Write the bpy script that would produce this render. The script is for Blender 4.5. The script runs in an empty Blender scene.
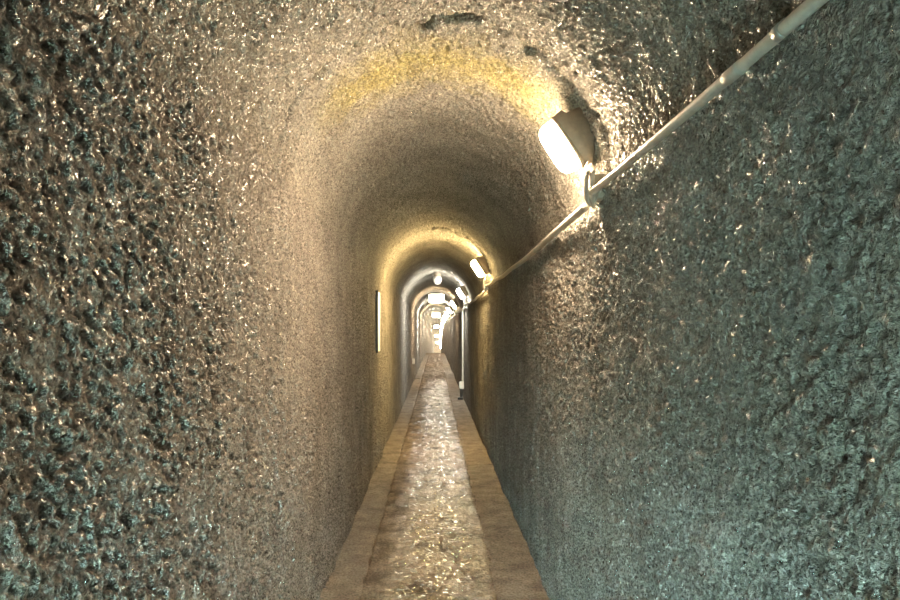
import bpy, bmesh, math, random
import numpy as np
from mathutils import Vector, Matrix

# ---------------------------------------------------------------- camera, world, exposure
sc = bpy.context.scene
C = sc.collection
F_PX = 650.0
cam_d = bpy.data.cameras.new('camera')
cam_d.sensor_width = 36.0
cam_d.lens = 36.0 * F_PX / 900.0
cam_d.shift_x = 15.0 / 900.0
cam_d.shift_y = 32.0 / 900.0
cam_d.clip_start = 0.02
cam_d.clip_end = 400
cam = bpy.data.objects.new('camera', cam_d)
C.objects.link(cam)
cam.location = (0, 0, 1.55)
cam.rotation_euler = (math.pi / 2, 0, 0)
sc.camera = cam

world = bpy.data.worlds.new('daylight')
sc.world = world
world.use_nodes = True
bg = world.node_tree.nodes['Background']
bg.inputs['Color'].default_value = (0.54, 0.95, 0.97, 1)
bg.inputs['Strength'].default_value = 190.0

vs = sc.view_settings
vs.view_transform = 'Standard'
vs.look = 'None'
vs.exposure = 0.0
vs.gamma = 1.0
vs.use_curve_mapping = False

LAMP_POWER = 720.0          # emission strength of the bulkhead diffusers

# ---------------------------------------------------------------- the tunnel's shape
W = 0.667                  # half width
SPR_R, SPR_L = 2.12, 2.22  # springing of the vault, right and left
CROWN = 2.86
Y0, Y1 = -0.9, 124.8       # doorway end, far end
RNG = np.random.default_rng(7)


def drop(y):               # the tunnel runs level, then downhill
    y = np.asarray(y, dtype=float)
    t = np.clip(y - 44.0, 0, None)
    return -0.055 * t * t / (t + 14.0)


def drift(y):              # very slight bend to the right
    y = np.asarray(y, dtype=float)
    t = np.clip(y - 25.0, 0, None)
    return 0.00005 * t * t


def place(x, y, z):
    return (float(x + drift(y)), float(y), float(z + drop(y)))


def lattice(u, v, cell_u, cell_v=None, seed=0):
    """smooth value noise in -1..1"""
    cv = cell_v or cell_u
    a, b = u / cell_u, v / cv
    N = 1024
    g = np.random.default_rng(seed).random((N + 1, N + 1)).astype(np.float32) * 2 - 1
    i, j = np.floor(a).astype(int), np.floor(b).astype(int)
    fa, fb = a - i, b - j
    i, j = i % N, j % N
    fa = fa * fa * fa * (fa * (6 * fa - 15) + 10)
    fb = fb * fb * fb * (fb * (6 * fb - 15) + 10)
    return ((g[i, j] * (1 - fa) + g[i + 1, j] * fa) * (1 - fb)
            + (g[i, j + 1] * (1 - fa) + g[i + 1, j + 1] * fa) * fb)


def rot(u, v, deg):
    c, s = math.cos(math.radians(deg)), math.sin(math.radians(deg))
    return u * c + v * s, -u * s + v * c


def rough(u, v, seed, k=1.0):
    """inward relief of the sprayed render, metres; u up the wall, v along the tunnel"""
    a1, b1 = rot(u, v, 31)
    a2, b2 = rot(u, v, -23)
    n = lattice(a1, b1, .0185 * k, .0145 * k, seed) * .66 + lattice(a2, b2, .0125 * k, .0115 * k, seed + 1) * .64
    lump = np.sign(n) * np.abs(n) ** .8
    patch = .72 + .38 * lattice(u, v, .22, .16, seed + 2)
    h = .0125 * lump * patch
    h += .010 * lattice(u, v, .50, .30, seed + 3) + .0045 * lattice(u, v, .13, .07, seed + 4)
    pit = lattice(a2, b2, .018, .0135, seed + 5)
    h -= .013 * np.clip(pit - .25, 0, None) / .6
    return h


JOINTS = [2.76 + 5.47 * k for k in range(-1, 24)]


def joint_step(u, v, seed):
    """casting joints: the lining before each joint sits a little further out, with a ragged lip"""
    h = np.zeros_like(v)
    wob = .06 * lattice(u, v * 0 + u * .37, .30, .30, seed) + .035 * lattice(u, v * 0, .06, .06, seed + 1)
    depth = .75 + .4 * lattice(u, v * 0, .22, .22, seed + 2)
    crack = np.clip(.85 + 1.1 * lattice(u, v * 0, .13, .13, seed + 3), 0, 1)
    for j in JOINTS:
        d = (j + wob) - v
        h -= np.where((d > 0) & (d < .5), .026 * depth * (1 - d / .5), 0)
        h -= .045 * np.exp(-(d / .016) ** 2) * crack
    return h


def rows():
    out, y = [], Y0
    while y < 9.2:
        out.append(y)
        if y < .45: y += .016
        elif y < 3.2: y += .0052
        else: y += .0065 + (y - 3.2) * .0036
    a = np.array(out + [9.2])
    out, y = [], 8.8
    while y < Y1:
        out.append(y)
        y += .03 if y < 14 else (.05 if y < 26 else (.08 if y < 50 else .3))
    return a, np.array(out + [Y1])


YN, YF = rows()


def grid_mesh(parts):
    """parts: list of vertex arrays [rows, cols, 3]; one mesh"""
    vv, ff, base = [], [], 0
    for g in parts:
        r, c = g.shape[:2]
        vv.append(g.reshape(-1, 3))
        idx = (np.arange(r * c).reshape(r, c) + base)
        ff.append(np.stack([idx[:-1, :-1], idx[:-1, 1:], idx[1:, 1:], idx[1:, :-1]], -1).reshape(-1, 4))
        base += r * c
    v = np.concatenate(vv).astype(np.float32)
    f = np.concatenate(ff).astype(np.int32)
    m = bpy.data.meshes.new('mesh')
    m.vertices.add(len(v)); m.vertices.foreach_set('co', v.ravel())
    m.loops.add(f.size); m.loops.foreach_set('vertex_index', f.ravel())
    m.polygons.add(len(f))
    m.polygons.foreach_set('loop_start', np.arange(0, f.size, 4, dtype=np.int32))
    m.update(calc_edges=True)
    m.validate()
    m.polygons.foreach_set('use_smooth', np.ones(len(f), dtype=bool))
    m.update()
    return m


def link(name, mesh, mat, parent=None, **props):
    o = bpy.data.objects.new(name, mesh)
    C.objects.link(o)
    if mat is not None and mesh is not None and not mesh.materials:
        mesh.materials.append(mat)
    if parent is not None:
        o.parent = parent
    for k, v in props.items():
        o[k] = v
    return o


def empty(name, loc=(0, 0, 0), **props):
    o = bpy.data.objects.new(name, None)
    C.objects.link(o)
    o.location = loc
    o.empty_display_size = .05
    for k, v in props.items():
        o[k] = v
    return o


# ---------------------------------------------------------------- materials
def new_mat(name):
    m = bpy.data.materials.new(name)
    m.use_nodes = True
    nt = m.node_tree
    b = nt.nodes['Principled BSDF']
    return m, nt, b


def noise(nt, scale, detail=3, rough_=.55, vec=None, dist=0):
    n = nt.nodes.new('ShaderNodeTexNoise')
    n.inputs['Scale'].default_value = scale
    n.inputs['Detail'].default_value = detail
    n.inputs['Roughness'].default_value = rough_
    n.inputs['Distortion'].default_value = dist
    if vec is not None:
        nt.links.new(vec, n.inputs['Vector'])
    return n


def ramp(nt, fac, stops):
    r = nt.nodes.new('ShaderNodeValToRGB')
    e = r.color_ramp.elements
    while len(e) < len(stops):
        e.new(.5)
    for el, (p, c) in zip(e, stops):
        el.position = p
        el.color = (c[0], c[1], c[2], 1) if not isinstance(c, float) else (c, c, c, 1)
    nt.links.new(fac, r.inputs['Fac'])
    return r


def mix(nt, a, b, fac, mode='MIX'):
    m = nt.nodes.new('ShaderNodeMix')
    m.data_type = 'RGBA'
    m.blend_type = mode
    for sock, val in ((m.inputs['A'], a), (m.inputs['B'], b), (m.inputs['Factor'], fac)):
        if hasattr(val, 'links') or hasattr(val, 'is_linked'):
            nt.links.new(val, sock)
        elif isinstance(val, (int, float)):
            sock.default_value = val
        else:
            sock.default_value = (*val, 1)
    return m.outputs['Result']


def obj_coord(nt, scale=None):
    t = nt.nodes.new('ShaderNodeTexCoord')
    if scale is None:
        return t.outputs['Object']
    mp = nt.nodes.new('ShaderNodeMapping')
    mp.inputs['Scale'].default_value = scale
    nt.links.new(t.outputs['Object'], mp.inputs['Vector'])
    return mp.outputs['Vector']


def render_mat(name, dark, light, streaks=True, lamp_tint=False):
    m, nt, b = new_mat(name)
    v = obj_coord(nt)
    n1 = noise(nt, 3.0, 4, .6, v)
    n2 = noise(nt, 110, 2, .6, v)
    base = ramp(nt, n1.outputs['Fac'], [(.3, dark), (.72, light)]).outputs['Color']
    speck = ramp(nt, n2.outputs['Fac'], [(.38, (.22, .22, .22)), (.60, (1.0, 1.0, 1.0))]).outputs['Color']
    col = mix(nt, base, speck, .85, 'MULTIPLY')
    if streaks:
        vs_ = obj_coord(nt, (1, 14, .5))
        n3 = noise(nt, 1.0, 3, .6, vs_)
        st = ramp(nt, n3.outputs['Fac'], [(.38, (.72, .70, .66)), (.6, (1, 1, 1))]).outputs['Color']
        col = mix(nt, col, st, .6, 'MULTIPLY')
    if lamp_tint:
        # yellow lamp-lit band painted into the crown's colour, patchy, with a ragged outline
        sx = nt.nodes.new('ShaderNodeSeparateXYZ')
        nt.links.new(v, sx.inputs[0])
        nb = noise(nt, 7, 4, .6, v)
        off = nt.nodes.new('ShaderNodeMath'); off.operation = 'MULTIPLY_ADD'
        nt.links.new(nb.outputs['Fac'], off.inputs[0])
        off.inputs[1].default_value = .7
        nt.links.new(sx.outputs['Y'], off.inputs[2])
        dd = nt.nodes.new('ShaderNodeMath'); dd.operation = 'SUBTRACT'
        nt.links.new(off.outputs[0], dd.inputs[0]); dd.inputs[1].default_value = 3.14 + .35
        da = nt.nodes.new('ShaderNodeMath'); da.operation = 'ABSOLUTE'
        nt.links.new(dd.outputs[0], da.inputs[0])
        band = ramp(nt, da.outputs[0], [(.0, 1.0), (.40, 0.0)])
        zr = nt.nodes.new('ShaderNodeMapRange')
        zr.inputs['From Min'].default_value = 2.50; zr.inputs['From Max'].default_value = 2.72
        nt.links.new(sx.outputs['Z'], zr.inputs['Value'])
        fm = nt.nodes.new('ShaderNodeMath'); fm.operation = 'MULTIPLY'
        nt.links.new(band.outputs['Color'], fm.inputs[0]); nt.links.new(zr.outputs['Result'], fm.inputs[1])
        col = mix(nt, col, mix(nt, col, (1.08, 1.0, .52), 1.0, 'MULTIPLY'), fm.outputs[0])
    # dry rough diffuse plaster with scattered wet or mineral glints
    nt.nodes.remove(b)
    out = nt.nodes['Material Output']
    df = nt.nodes.new('ShaderNodeBsdfDiffuse')
    df.inputs['Roughness'].default_value = .6
    nt.links.new(col, df.inputs['Color'])
    gs = nt.nodes.new('ShaderNodeBsdfGlossy')
    gs.inputs['Roughness'].default_value = .27
    gs.inputs['Color'].default_value = (.9, .88, .84, 1)
    n5 = noise(nt, 75, 2, .5, v)
    gm = ramp(nt, n5.outputs['Fac'], [(.52, .012), (.63, .30)])
    # glint strength faded out along the tunnel, to drop lamp reflections deeper in
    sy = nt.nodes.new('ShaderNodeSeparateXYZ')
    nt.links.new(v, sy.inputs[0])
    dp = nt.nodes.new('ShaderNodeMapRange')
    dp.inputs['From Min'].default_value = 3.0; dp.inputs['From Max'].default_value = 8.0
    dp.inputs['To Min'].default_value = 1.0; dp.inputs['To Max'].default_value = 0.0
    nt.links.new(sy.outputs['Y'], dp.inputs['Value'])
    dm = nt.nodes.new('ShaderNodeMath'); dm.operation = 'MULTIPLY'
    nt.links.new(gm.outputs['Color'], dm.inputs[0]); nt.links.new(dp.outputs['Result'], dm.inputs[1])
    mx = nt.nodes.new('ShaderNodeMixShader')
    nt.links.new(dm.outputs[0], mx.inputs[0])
    nt.links.new(df.outputs[0], mx.inputs[1])
    nt.links.new(gs.outputs[0], mx.inputs[2])
    nt.links.new(mx.outputs[0], out.inputs['Surface'])
    n4 = noise(nt, 130, 3, .6, v)
    bp = nt.nodes.new('ShaderNodeBump')
    bp.inputs['Strength'].default_value = 1.0
    bp.inputs['Distance'].default_value = .018
    nt.links.new(n4.outputs['Fac'], bp.inputs['Height'])
    nt.links.new(bp.outputs['Normal'], df.inputs['Normal'])
    nt.links.new(bp.outputs['Normal'], gs.inputs['Normal'])
    return m


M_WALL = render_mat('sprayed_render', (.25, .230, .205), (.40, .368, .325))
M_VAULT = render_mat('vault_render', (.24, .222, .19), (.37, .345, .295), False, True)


def floor_mat(name, dark, light, gloss, grough, bump, bscale, mid_gloss=False):
    m, nt, b = new_mat(name)
    nt.nodes.remove(b)
    v = obj_coord(nt)
    n1 = noise(nt, 5.0, 5, .62, v)
    n2 = noise(nt, 70, 3, .6, v)
    col = ramp(nt, n1.outputs['Fac'], [(.36, dark), (.64, light)]).outputs['Color']
    sp = ramp(nt, n2.outputs['Fac'], [(.36, (.35, .35, .35)), (.6, (1, 1, 1))]).outputs['Color']
    df = nt.nodes.new('ShaderNodeBsdfDiffuse')
    df.inputs['Roughness'].default_value = .4
    nt.links.new(mix(nt, col, sp, .8, 'MULTIPLY'), df.inputs['Color'])
    gs = nt.nodes.new('ShaderNodeBsdfGlossy')
    gs.inputs['Roughness'].default_value = grough
    wet = noise(nt, 26, 3, .6, obj_coord(nt, (1, 1.8, 1)))
    gm = ramp(nt, wet.outputs['Fac'], [(.44, gloss * .06), (.60, gloss)])
    gfac = gm.outputs['Color']
    if mid_gloss:
        # gloss kept to the middle of the strip, weaker towards its margins
        sx = nt.nodes.new('ShaderNodeSeparateXYZ')
        nt.links.new(v, sx.inputs[0])
        ab = nt.nodes.new('ShaderNodeMath'); ab.operation = 'ABSOLUTE'
        nt.links.new(sx.outputs['X'], ab.inputs[0])
        wp = noise(nt, 4, 2, .5, v)
        ad = nt.nodes.new('ShaderNodeMath'); ad.operation = 'MULTIPLY_ADD'
        nt.links.new(wp.outputs['Fac'], ad.inputs[0])
        ad.inputs[1].default_value = .25
        nt.links.new(ab.outputs[0], ad.inputs[2])
        pr = ramp(nt, ad.outputs[0], [(.30, 1.0), (.52, .15)])
        gfac = mix(nt, gfac, pr.outputs['Color'], 1.0, 'MULTIPLY')
        # sheen also faded along the tunnel, keeping the far floor from whitening
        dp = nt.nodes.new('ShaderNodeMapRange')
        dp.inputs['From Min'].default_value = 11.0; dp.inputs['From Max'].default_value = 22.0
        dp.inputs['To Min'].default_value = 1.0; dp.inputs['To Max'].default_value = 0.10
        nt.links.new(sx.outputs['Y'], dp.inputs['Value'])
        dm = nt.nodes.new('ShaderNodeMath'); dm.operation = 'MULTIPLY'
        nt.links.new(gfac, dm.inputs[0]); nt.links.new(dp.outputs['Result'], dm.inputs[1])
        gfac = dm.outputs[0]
    mx = nt.nodes.new('ShaderNodeMixShader')
    nt.links.new(gfac, mx.inputs[0])
    nt.links.new(df.outputs[0], mx.inputs[1])
    nt.links.new(gs.outputs[0], mx.inputs[2])
    nt.links.new(mx.outputs[0], nt.nodes['Material Output'].inputs['Surface'])
    n3 = noise(nt, bscale, 4, .62, v)
    bp = nt.nodes.new('ShaderNodeBump')
    bp.inputs['Strength'].default_value = bump
    bp.inputs['Distance'].default_value = .010
    nt.links.new(n3.outputs['Fac'], bp.inputs['Height'])
    nt.links.new(bp.outputs['Normal'], df.inputs['Normal'])
    nt.links.new(bp.outputs['Normal'], gs.inputs['Normal'])
    return m


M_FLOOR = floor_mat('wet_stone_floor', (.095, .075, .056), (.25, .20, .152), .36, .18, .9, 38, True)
M_KERB = floor_mat('dry_concrete_kerb', (.17, .143, .115), (.29, .245, .20), .03, .5, .8, 90)


def plain(name, col, rough_=.5, metal=0.0, var=.12):
    m, nt, b = new_mat(name)
    n = noise(nt, 30, 3, .6, obj_coord(nt))
    d = tuple(c * (1 - var) for c in col)
    l = tuple(min(1, c * (1 + var)) for c in col)
    r = ramp(nt, n.outputs['Fac'], [(.35, d), (.65, l)])
    nt.links.new(r.outputs['Color'], b.inputs['Base Color'])
    b.inputs['Roughness'].default_value = rough_
    b.inputs['Metallic'].default_value = metal
    return m


M_PVC = plain('grey_white_plastic', (.70, .67, .60), .5)
M_BOX = plain('box_plastic', (.66, .63, .55), .45)
M_HOUSE = plain('lamp_housing', (.22, .18, .135), .6)
M_DARK = plain('black_rubber', (.02, .02, .02), .5)
M_BOARD = plain('white_board', (.80, .78, .72), .45, 0, .05)
M_METAL = plain('galvanised_steel', (.55, .55, .53), .4, .8)
M_DOOR = plain('door_paint', (.20, .24, .22), .5)
M_YARD = plain('yard_gravel', (.35, .34, .30), .9)


def glow(name, col, strength, sides=True):
    m, nt, b = new_mat(name)
    b.inputs['Base Color'].default_value = (.85, .82, .75, 1)
    b.inputs['Roughness'].default_value = .3
    b.inputs['Emission Color'].default_value = (*col, 1)
    b.inputs['Emission Strength'].default_value = strength
    if sides:
        # the board behind the cover shines forward: the cover's flanks near the base are much dimmer
        sp_ = nt.nodes.new('ShaderNodeSeparateXYZ')
        nt.links.new(obj_coord(nt), sp_.inputs[0])
        mr = nt.nodes.new('ShaderNodeMapRange')
        mr.interpolation_type = 'SMOOTHSTEP'
        mr.inputs['From Min'].default_value = .066
        mr.inputs['From Max'].default_value = .127
        mr.inputs['To Min'].default_value = strength * .08
        mr.inputs['To Max'].default_value = strength * 1.5
        nt.links.new(sp_.outputs['Z'], mr.inputs['Value'])
        nt.links.new(mr.outputs['Result'], b.inputs['Emission Strength'])
    return m


G_YELLOW = glow('lamp_glow_yellow', (1.0, .745, .485), LAMP_POWER * 1.1)
G_GOLD = glow('lamp_glow_gold', (1.0, .72, .32), LAMP_POWER * 1.9)
G_COOL = glow('lamp_glow_cool', (1.0, .97, .86), LAMP_POWER * 1.4)
G_WARM = glow('lamp_glow_warm', (1.0, .76, .48), LAMP_POWER * 1.5)
G_COOL_DEEP = glow('lamp_glow_cool_deep', (1.0, .95, .82), LAMP_POWER * 2.8)
G_WARM_DEEP = glow('lamp_glow_warm_deep', (1.0, .80, .54), LAMP_POWER * 2.8)
G_PANEL = glow('box_lamp_glow', (1.0, .93, .80), LAMP_POWER * .04, False)
G_GLOBE = glow('globe_glow', (1.0, .95, .85), .05, False)
G_GLOBE.node_tree.nodes['Principled BSDF'].inputs['Base Color'].default_value = (.4, .39, .36, 1)

# ---------------------------------------------------------------- walls
def wall(side):
    spr = SPR_R if side > 0 else SPR_L
    parts = []
    for ys, n, amp, kk in ((YN, 385, 1.0, 1.0), (YF, 70, .8, 3.0)):
        z = np.linspace(-.05, spr, n)
        # columns of the ledge on top of the wall
        led = np.linspace(0, .09, 5)[1:]
        zz = np.concatenate([z, np.full(4, spr)])
        off = np.concatenate([np.zeros(n), led])
        U, V = np.meshgrid(np.concatenate([z, spr + led]), ys)
        h = rough(U, V, 11 if side > 0 else 51, kk) * amp * (.78 if side > 0 else 1.0)
        h += joint_step(U, V, 90 + side) * .25
        if ys is YF:
            h -= .04 * np.clip((9.2 - V) / .25, 0, 1)
        fade = np.ones(len(zz)); fade[-4:] = (.6, .4, .2, 0)
        X = side * (W + off[None, :] - h * fade[None, :])
        Z = np.broadcast_to(zz, X.shape) + np.where(np.arange(len(zz))[None, :] >= n - 1, h * .5, 0)
        parts.append(np.stack([X + drift(V), V, Z + drop(V)], -1))
        if side < 0:
            parts[-1] = parts[-1][:, ::-1]
    m = grid_mesh(parts)
    o = link('wall_right' if side > 0 else 'wall_left', m, M_WALL, kind='structure')
    o['label'] = ('rough grey plaster wall below the conduit, right of the passage' if side > 0
                  else 'rough grey plaster wall with warm glints, left of the passage')
    o['category'] = 'wall'
    return o


wall(1)
wall(-1)


def vault_xy(th):
    """th 0 = right springing, pi = left; returns x, z and inward normal"""
    c, s = np.cos(th), np.sin(th)
    ax = np.where(c > 0, W + .07, W)
    base = np.where(c > 0, SPR_R, SPR_L)
    ex = np.where(c > 0, 1.0, 1.08)
    x = ax * np.sign(c) * np.abs(c) ** ex
    z = base + (CROWN - base) * np.abs(s) ** ex
    return x, z


def ceiling():
    parts = []
    for ys, n, kk in ((YN, 290, 1.0), (YF, 70, 3.0)):
        th = np.linspace(-.03, math.pi + .02, n)
        x, z = vault_xy(np.clip(th, 0, math.pi))
        nx, nz = -np.cos(th), -np.sin(th)
        z = np.where(th < 0, z - .03, np.where(th > math.pi, z - .02, z))
        U, V = np.meshgrid(th * .69, ys)
        h = rough(U, V, 31, kk) * .9 + joint_step(U, V, 70)
        if ys is YF:
            h -= .04 * np.clip((9.2 - V) / .25, 0, 1)
        # form-board lines running along the vault
        X = x[None, :] + nx[None, :] * h
        Z = z[None, :] + nz[None, :] * h
        # the lining carries on down behind the wall heads
        X = np.concatenate([X[:, :1] + .05, X[:, :1] + .025, X, X[:, -1:] - .025, X[:, -1:] - .05], 1)
        Z = np.concatenate([Z[:, :1] - .15, Z[:, :1] - .04, Z, Z[:, -1:] - .04, Z[:, -1:] - .15], 1)
        V = np.broadcast_to(V[:, :1], X.shape)
        parts.append(np.stack([X + drift(V), V, Z + drop(V)], -1))
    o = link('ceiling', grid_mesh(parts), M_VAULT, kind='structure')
    o['label'] = 'rough barrel-vaulted plaster ceiling of the tunnel'
    o['category'] = 'ceiling'


ceiling()

# ---------------------------------------------------------------- floor
KL, KR = -.44, .372
KERB_END = 45.2


def floor():
    parts = []
    for ys, n, kk in ((YN[::2] if len(YN) % 2 else np.append(YN[::2], YN[-1]), 150, 1.0), (YF, 60, 2.2)):
        x = np.linspace(-W - .05, W + .07, n)
        U, V = np.meshgrid(x, ys)
        a, b = rot(U, V, 12)
        h = kk * (.0100 * lattice(a, b, .085 * kk, .034 * kk, 5) + 0.0068 * lattice(U, V, .04 * kk, .019 * kk, 6)) + .006 * lattice(U, V, .4, .35, 8)
        # worn holes
        for (px, py, rx, ry, d) in ((.06, 4.72, .02, .16, .016), (.155, 4.45, .018, .10, .020), (.22, 4.22, .05, .035, .018),
                                    (.02, 5.35, .05, .05, .012), (.12, 4.95, .06, .03, .014), (.0, 3.9, .05, .04, .01)):
            q = ((U - px) / rx) ** 2 + ((V - py) / ry) ** 2
            h -= 1.8 * d * np.exp(-q * q) * (.8 + .6 * lattice(U, V, .03, .03, 9))
        side = ((U < KL) | (U > KR + .012 * lattice(U * 0, V, 1, .2, 12))) & (V < KERB_END)
        h = np.where(side, -.016, h)
        for c in (23.4, 31.0, 39.5):
            h += .06 * np.clip(1 - np.abs(V - c) / np.where(V < c, 1.6, .5), 0, 1)
        if ys is YF:
            h -= .04 * np.clip((9.2 - V) / .25, 0, 1)
        parts.append(np.stack([U + drift(V), V, h + drop(V)], -1))
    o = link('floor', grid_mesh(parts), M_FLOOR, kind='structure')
    o['label'] = 'wet uneven stone floor strip down the middle of the passage'
    o['category'] = 'floor'
    return o


FLOOR = floor()


def kerb(x0, x1, y0, y1, seed):
    """a concrete slab beside the wet strip: real thickness, slightly uneven top, rounded rim"""
    nx = 12
    ny = max(6, int((y1 - y0) / (.03 if y0 < 9 else .12)))
    xs = np.linspace(x0, x1, nx)
    ys = np.linspace(y0, y1, ny)
    U, V = np.meshgrid(xs, ys)
    h = .004 + .0022 * lattice(U, V, .06, .06, seed) + .004 * lattice(U, V, .3, .4, seed + 1)
    rim = np.minimum(np.minimum(U - x0, x1 - U), np.minimum(V - y0, y1 - V))
    for c in (23.4, 31.0, 39.5):
        h += .06 * np.clip(1 - np.abs(V - c) / np.where(V < c, 1.6, .5), 0, 1)
    h -= .0035 * np.clip(1 - rim / .010, 0, 1)
    X = U + np.where((np.arange(nx)[None, :] == (nx - 1 if x0 < 0 else 0)), .012 * lattice(U, V, .5, .12, seed + 2), 0)
    top = np.stack([X + drift(V), V, h + drop(V)], -1)
    # skirt
    ring = np.concatenate([top[0, :], top[1:, -1], top[-1, -2::-1], top[-2::-1, 0]])
    low = ring.copy(); low[:, 2] -= .03
    sk = np.stack([ring, low], 0)
    m = grid_mesh([top, sk])
    link('kerb_slab', m, M_KERB, FLOOR)


lj = [Y0, .4, 3.65, 6.9, 10.3, 14.8, 18.2, 21.6, 26, 30.2, 35, 40, 45.2]
rj = [Y0, 1.2, 4.1, 7.6, 11.5, 15.2, 18.6, 21.6, 25.2, 31, 36, 41, 45.2]
for k in range(len(lj) - 1):
    kerb(-W - .03, KL - .006, lj[k] + .003, lj[k + 1] - .003, 200 + 5 * k)
for k in range(len(rj) - 1):
    kerb(KR - .012, W + .03, rj[k] + .003, rj[k + 1] - .003, 300 + 5 * k)


# ---------------------------------------------------------------- ends of the tunnel
def box(bm, x0, x1, y0, y1, z0, z1, bev=0.0):
    vs_ = [bm.verts.new(p) for p in ((x0, y0, z0), (x1, y0, z0), (x1, y1, z0), (x0, y1, z0),
                                     (x0, y0, z1), (x1, y0, z1), (x1, y1, z1), (x0, y1, z1))]
    fs = [bm.faces.new([vs_[i] for i in q]) for q in ((3, 2, 1, 0), (4, 5, 6, 7), (0, 1, 5, 4), (1, 2, 6, 5), (2, 3, 7, 6), (3, 0, 4, 7))]
    if bev:
        ed = list({e for f in fs for e in f.edges})
        bmesh.ops.bevel(bm, geom=ed, offset=bev, segments=2, affect='EDGES', profile=.5)


def bm_mesh(bm, smooth=False):
    bmesh.ops.recalc_face_normals(bm, faces=bm.faces[:])
    m = bpy.data.meshes.new('mesh')
    bm.to_mesh(m)
    bm.free()
    if smooth:
        m.polygons.foreach_set('use_smooth', np.ones(len(m.polygons), dtype=bool))
    return m


DX0, DX1, DH = -.64, .06, 1.15     # added doorway behind the camera, sized and placed to shape the cool light
bm = bmesh.new()
box(bm, -1.3, DX0, Y0 - .35, Y0, -.05, 3.3)
box(bm, DX1, 1.3, Y0 - .35, Y0, -.05, 3.3)
box(bm, DX0, DX1, Y0 - .35, Y0, DH, 3.3)
link('wall_back', bm_mesh(bm), M_WALL, kind='structure', label='added plaster end wall behind the viewer, doorway shaped to let in cool light', category='wall')
bm = bmesh.new()
box(bm, -.6, 2.6, Y1 - .02, Y1 + .3, -6.5, 3.3)
link('wall_far', bm_mesh(bm), M_WALL, kind='structure', label='plain end wall closing the tunnel far away', category='wall')
bm = bmesh.new()
box(bm, -6, 6, -14, Y0 - .001, -.2, -.03)
link('ground_outside', bm_mesh(bm), M_YARD, kind='structure', label='gravel yard outside the entrance doorway', category='ground')


# ---------------------------------------------------------------- tubes
def tube(name, pts, r, mat, parent=None, seg=12, corr=0.0, pitch=.012, **props):
    """a swept pipe through pts (local to parent), smooth Catmull-Rom; corr = corrugation depth"""
    P = [Vector(p) for p in pts]
    dense = []
    for i in range(len(P) - 1):
        p0, p1, p2, p3 = P[max(i - 1, 0)], P[i], P[i + 1], P[min(i + 2, len(P) - 1)]
        L = (p2 - p1).length
        n = max(3, min(80, int(L / (pitch / 2 if corr else .04))))
        for k in range(n):
            t = k / n
            dense.append(.5 * ((2 * p1) + (p2 - p0) * t + (2 * p0 - 5 * p1 + 4 * p2 - p3) * t * t + (3 * p1 - p0 - 3 * p2 + p3) * t ** 3))
    dense.append(P[-1])
    bm = bmesh.new()
    prev = None
    up = Vector((0, 0, 1))
    first = last = None
    for i, p in enumerate(dense):
        d = (dense[min(i + 1, len(dense) - 1)] - dense[max(i - 1, 0)]).normalized()
        ref = up if abs(d.dot(up)) < .9 else Vector((1, 0, 0))
        a = d.cross(ref).normalized()
        b = a.cross(d).normalized()
        rr = r - (corr if (corr and i % 2) else 0)
        ring = [bm.verts.new(p + a * (rr * math.cos(2 * math.pi * k / seg)) + b * (rr * math.sin(2 * math.pi * k / seg))) for k in range(seg)]
        if prev:
            for k in range(seg):
                bm.faces.new((prev[k], prev[(k + 1) % seg], ring[(k + 1) % seg], ring[k]))
        else:
            first = ring
        prev = ring
    bm.faces.new(first[::-1])
    bm.faces.new(prev)
    return link(name, bm_mesh(bm, True), mat, parent, **props)


# ---------------------------------------------------------------- bulkhead lamps
def stadium(L, Wd, n=28):
    """outline in x (long) and y"""
    out = []
    for k in range(n):
        t = 2 * math.pi * k / n
        c, s = math.cos(t), math.sin(t)
        e = .72
        out.append((L / 2 * math.copysign(abs(c) ** e, c), Wd / 2 * math.copysign(abs(s) ** e, s)))
    return out


def loft(levels, cap0=True, cap1=True):
    bm = bmesh.new()
    rings = []
    for (L, Wd, z) in levels:
        rings.append([bm.verts.new((x, y, z)) for x, y in stadium(L, Wd)])
    for a, b in zip(rings[:-1], rings[1:]):
        n = len(a)
        for k in range(n):
            bm.faces.new((a[k], a[(k + 1) % n], b[(k + 1) % n], b[k]))
    if cap0: bm.faces.new(rings[0][::-1])
    if cap1: bm.faces.new(rings[-1])
    return bm_mesh(bm, True)


ME_HOUSE = loft([(.20, .09, -.08), (.22, .10, -.012), (.262, .128, .0), (.262, .128, .022), (.256, .124, .040), (.242, .112, .046)])
ME_RIM = loft([(.242, .111, .042), (.259, .126, .044), (.259, .126, .056), (.242, .111, .058)], False, False)
ME_RIM.materials.append(M_HOUSE)
ME_HOUSE.materials.append(M_HOUSE)
ME_DIFF = loft([(.236, .106, .046), (.240, .108, .080), (.234, .103, .104), (.216, .090, .122), (.190, .070, .133), (.15, .045, .139)], True, True)


def on_vault(deg):
    th = math.radians(deg)
    x, z = vault_xy(np.array([th]))
    return float(x[0]), float(z[0])


def diff_mesh(mat):
    m = ME_DIFF.copy()
    m.materials.clear()
    m.materials.append(mat)
    return m


DIFFS = {g.name: diff_mesh(g) for g in (G_YELLOW, G_GOLD, G_COOL, G_WARM, G_COOL_DEEP, G_WARM_DEEP)}


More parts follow.
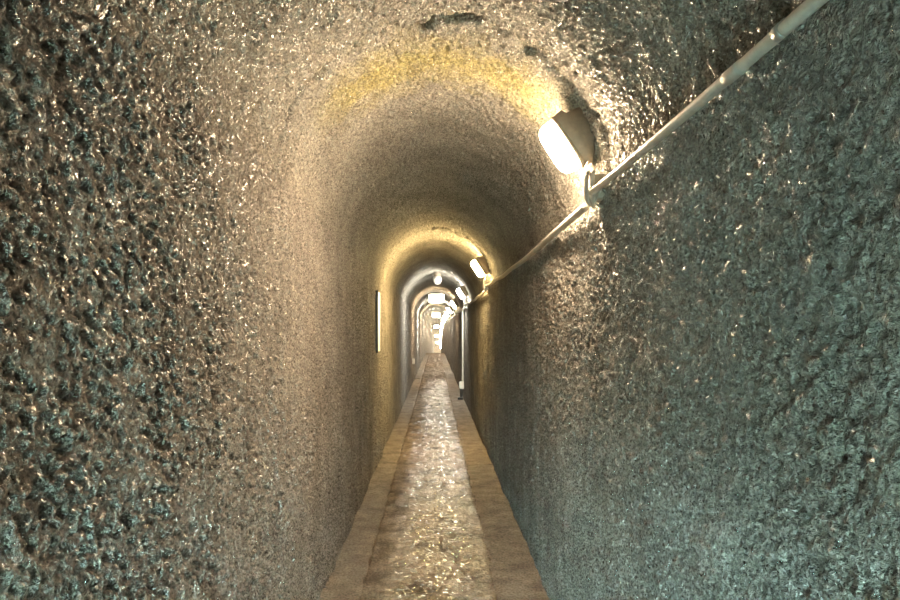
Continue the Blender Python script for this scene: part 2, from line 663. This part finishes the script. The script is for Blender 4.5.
def bulkhead(y, mat, label, tilt=33, deg=25.5, yaw=-7, group=None):
    x, z = on_vault(deg)
    root = empty('bulkhead_lamp', place(x, y, z), label=label, category='lamp')
    if group:
        root['group'] = group
    a = math.radians(tilt)
    n = Vector((-math.cos(a), 0, -math.sin(a)))
    t = Vector((-math.sin(a), 0, math.cos(a)))
    yv = n.cross(t)
    R = Matrix.Rotation(math.radians(yaw), 3, t) @ Matrix((t, yv, n)).transposed()
    root.rotation_euler = R.to_euler()
    root.location = Vector(root.location) + n * .048
    link('housing', ME_HOUSE, None, root)
    link('rim', ME_RIM, None, root)
    link('diffuser', DIFFS[mat.name], None, root, label='glowing frosted diffuser')
    return root


SP = 5.47
Y_L = 2.86
lamp_y = [Y_L + SP * k for k in range(23)]
lab = ['large glowing bulkhead lamp nearest the viewer, at the top of the right wall',
       'golden glowing bulkhead lamp, second along the right of the vault',
       'cool white bulkhead lamp above the vertical pipe, third along the tunnel',
       'warm white bulkhead lamp, fourth along the tunnel, right of the first lit box lamp']
mats = [G_YELLOW, G_GOLD, G_COOL, G_WARM, G_COOL_DEEP, G_WARM_DEEP]
for k, y in enumerate(lamp_y):
    mt = mats[k] if k < 6 else (G_WARM_DEEP if k % 3 else G_COOL_DEEP)
    bulkhead(y, mt, lab[k] if k < 4 else 'tiny glowing bulkhead lamp in the far row on the right',
             group=None if k < 4 else 'far row of bulkhead lamps')

# ---------------------------------------------------------------- conduits, hoses, junction boxes
XC = .632                                     # conduit line, just inside the right wall
def cpt(x, y, z): return place(x, y, z)


def saddle(parent, x, y, z):
    bm = bmesh.new()
    segs = 10
    rings = []
    for yy in (-.011, .011):
        for rr in (.0135, .0155):
            rings.append([bm.verts.new((x + rr * math.cos(t) * -1, y + yy, z + rr * math.sin(t)))
                          for t in [-.5 * math.pi + math.pi * k / segs for k in range(segs + 1)]])
    order = [rings[0], rings[1], rings[3], rings[2]]
    for i in range(4):
        a, b = order[i], order[(i + 1) % 4]
        for k in range(segs):
            bm.faces.new((a[k], a[k + 1], b[k + 1], b[k]))
    box(bm, x, x + .05, y - .008, y + .008, z + .0155, z + .022, .002)
    return link('saddle_clip', bm_mesh(bm, True), M_METAL, parent)


near = empty('conduit', (0, 0, 0), label='thick pale rigid conduit running along the top of the right wall, nearest the viewer', category='conduit')
tube('pipe', [(XC, Y0 + .02, 2.095), (XC, -.5, 2.095), (XC - .002, .6, 2.098), (XC - .004, 1.4, 2.095), (XC - .006, 2.1, 2.098), (XC - .012, 2.60, 2.104)], .0130, M_PVC, near, 16)
tube('coupling', [(XC - .003, 1.33, 2.095), (XC - .004, 1.40, 2.095)], .0148, M_PVC, near, 16)
for y, z in ((-.6, 2.095), (1.18, 2.096), (2.0, 2.0975)):
    saddle(near, XC - .003, y, z)


def hose(y0, y1, label, zs, n=7, r=.018, corr=.003, group=None, seed=0):
    rr = random.Random(seed)
    pts = []
    for k in range(n + 1):
        t = k / n
        y = y0 + (y1 - y0) * t
        wob = 0 if k in (0, n) else rr.uniform(-.012, .012)
        z = zs[0] + (zs[1] - zs[0]) * t - .035 * math.sin(math.pi * t) + wob
        pts.append(cpt(XC + (rr.uniform(-.006, .008) if 0 < k < n else 0), y, z))
    o = tube('cable_hose', pts, r, M_PVC, None, 10, corr, .014, label=label, category='hose')
    if group:
        o['group'] = group
    return o


def jbox(y, label, group=None):
    """junction box on the wall with two bent cable tails and the thin lead up to the lamp"""
    root = empty('junction_box', place(.668, y, 2.125), label=label, category='junction box')
    if group: root['group'] = group
    bm = bmesh.new(); box(bm, -.045, .02, -.035, .035, -.045, .055, .006)
    link('body', bm_mesh(bm), M_BOX, root)
    bm = bmesh.new(); box(bm, -.053, -.044, -.038, .038, -.048, .058, .003)
    link('lid', bm_mesh(bm), M_BOX, root)
    tube('cable_tail', [(-.058, -.030, .062), (-.066, -.040, .045), (-.068, -.042, .0), (-.064, -.030, -.040), (-.030, .05, -.052)], .0095, M_PVC, root, 10)
    tube('cable_tail', [(-.040, -.045, .062), (-.046, -.052, .040), (-.047, -.052, -.005), (-.043, -.040, -.040), (-.018, .05, -.058)], .0085, M_PVC, root, 10)
    tube('lamp_lead', [(-.045, -.035, .058), (-.045, .03, .085), (-.030, .12, .125), (-.005, .19, .160), (.010, .235, .172)], .0045, M_PVC, root, 8)
    tube('strap', [(.012, -.02, -.075), (-.025, -.038, -.070), (-.028, -.04, -.045), (.0, -.03, .0)], .004, M_PVC, root, 8)
    return root


jl = ['pale junction box with bent cable tails beside the nearest lamp',
      'small junction box below the second, golden lamp', 'small junction box above the vertical pipe', 'tiny junction box below the fourth lamp']
for k in range(4):
    jbox(lamp_y[k] - .24, jl[k])

hl = ['sagging pale cable hose between the nearest lamp and the second lamp',
      'pale cable hose between the second lamp and the third lamp',
      'pale cable hose between the third lamp and the fourth lamp']
for k in range(3):
    hose(lamp_y[k] - .11, lamp_y[k + 1] - .19, hl[k], (2.075, 2.125), 8, seed=k)
pts = [cpt(XC, y, 2.10 + .012 * math.sin(y * 1.7)) for y in np.arange(lamp_y[3] - .11, 120, 1.8)]
tube('cable_hose', pts, .0145, M_PVC, None, 8, label='thin pale cable run vanishing far down the right side', category='hose')

# ---------------------------------------------------------------- vertical pipe with socket box
yp = 14.95
rt = empty('wall_pipe', place(.64, yp, 0), label='white vertical pipe with a switch box and black lower cable on the right wall', category='pipe')
tube('pipe', [(0, 0, .40), (0, 0, .9), (0, 0, 1.5), (0, 0, 2.09)], .018, M_PVC, rt, 14)
tube('pipe', [(-.02, -.09, .40), (-.01, -.09, .9), (-.01, -.09, 1.5), (-.01, -.09, 2.09)], .010, M_PVC, rt, 12)
bm = bmesh.new(); box(bm, -.075, .03, -.06, .06, .25, .41, .008)
bx = link('switch_box', bm_mesh(bm), M_BOARD, rt)
bm = bmesh.new(); box(bm, -.082, -.074, -.045, .045, .27, .39, .002)
link('cover', bm_mesh(bm), M_BOARD, bx)
tube('lower_cable', [(-.03, 0, .26), (-.03, -.01, .15), (-.035, -.02, .07), (-.05, -.05, .03)], .032, M_DARK, rt, 12, label='black cable below the box')
bm = bmesh.new(); box(bm, -.12, .0, -.11, .02, .0, .055, .015)
link('plug_block', bm_mesh(bm), M_DARK, rt)

# ---------------------------------------------------------------- board on the left wall
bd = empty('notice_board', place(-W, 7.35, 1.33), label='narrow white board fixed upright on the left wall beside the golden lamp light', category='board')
bm = bmesh.new(); box(bm, .016, .032, -.13, .17, 0, .67, .003)
link('panel', bm_mesh(bm), M_BOARD, bd)
bm = bmesh.new(); box(bm, .008, .036, -.155, -.131, -.01, .68, .002)  # black strip standing in for shade on the board's near edge
link('edge_shade', bm_mesh(bm), M_DARK, bd, label='near edge of the board, shade painted dark')
for z in (.12, .55):
    bm = bmesh.new(); box(bm, -.004, .018, -.12, .16, z - .02, z + .02)
    link('batten', bm_mesh(bm), M_DARK, bd)

# small box on the left wall, further along
yb = 19.3
sb = empty('wall_box', place(-W, yb, .60), label='tiny white electric box low on the far left wall', category='electric box')
bm = bmesh.new(); box(bm, -.01, .06, -.05, .05, 0, .16, .006)
link('body', bm_mesh(bm), M_BOARD, sb)
bm = bmesh.new(); box(bm, .059, .066, -.04, .04, .02, .14, .002)
link('cover', bm_mesh(bm), M_BOARD, sb)

# ---------------------------------------------------------------- globe and box lamps at the crown
def sphere(r, zc, sz=1.0):
    bm = bmesh.new()
    bmesh.ops.create_uvsphere(bm, u_segments=24, v_segments=14, radius=r)
    for v in bm.verts:
        v.co.z = v.co.z * sz + zc
    return bm_mesh(bm, True)


def disc(r0, r1, z0, z1, n=24):
    bm = bmesh.new()
    bmesh.ops.create_cone(bm, cap_ends=True, segments=n, radius1=r0, radius2=r1, depth=z1 - z0)
    for v in bm.verts:
        v.co.z += (z0 + z1) / 2
    return bm_mesh(bm)


gl = empty('globe_lamp', place(.05, 14.5, CROWN), label='dim white globe lamp hanging from the crown of the vault', category='lamp')
link('base', disc(.085, .075, -.075, .03), M_HOUSE, gl)
link('globe', sphere(.098, -.145, 1.1), G_GLOBE, gl)

bl = ['largest lit white box lamp hanging under the vault crown, beyond the globe lamp',
      'second lit white box lamp under the crown, deep in the tunnel']
for k, y in enumerate((20.6, 41.0, 62.0, 82.0, 105.0)):
    r = empty('box_lamp', place(.05, y, CROWN), category='lamp',
              label=bl[k] if k < 2 else 'tiny lit box lamp under the crown at the far end')
    if k > 1: r['group'] = 'far box lamps'
    bm = bmesh.new(); box(bm, -.25, .25, -.06, .06, -.12, -.09, .008)
    link('housing', bm_mesh(bm), M_HOUSE, r)
    bm = bmesh.new(); box(bm, -.235, .235, -.055, .055, -.38, -.118, .03)
    link('diffuser', bm_mesh(bm), G_PANEL, r)
    for s in (-.15, .15):
        tube('hanger', [(s, 0, -.10), (s, 0, .03)], .008, M_METAL, r, 8)
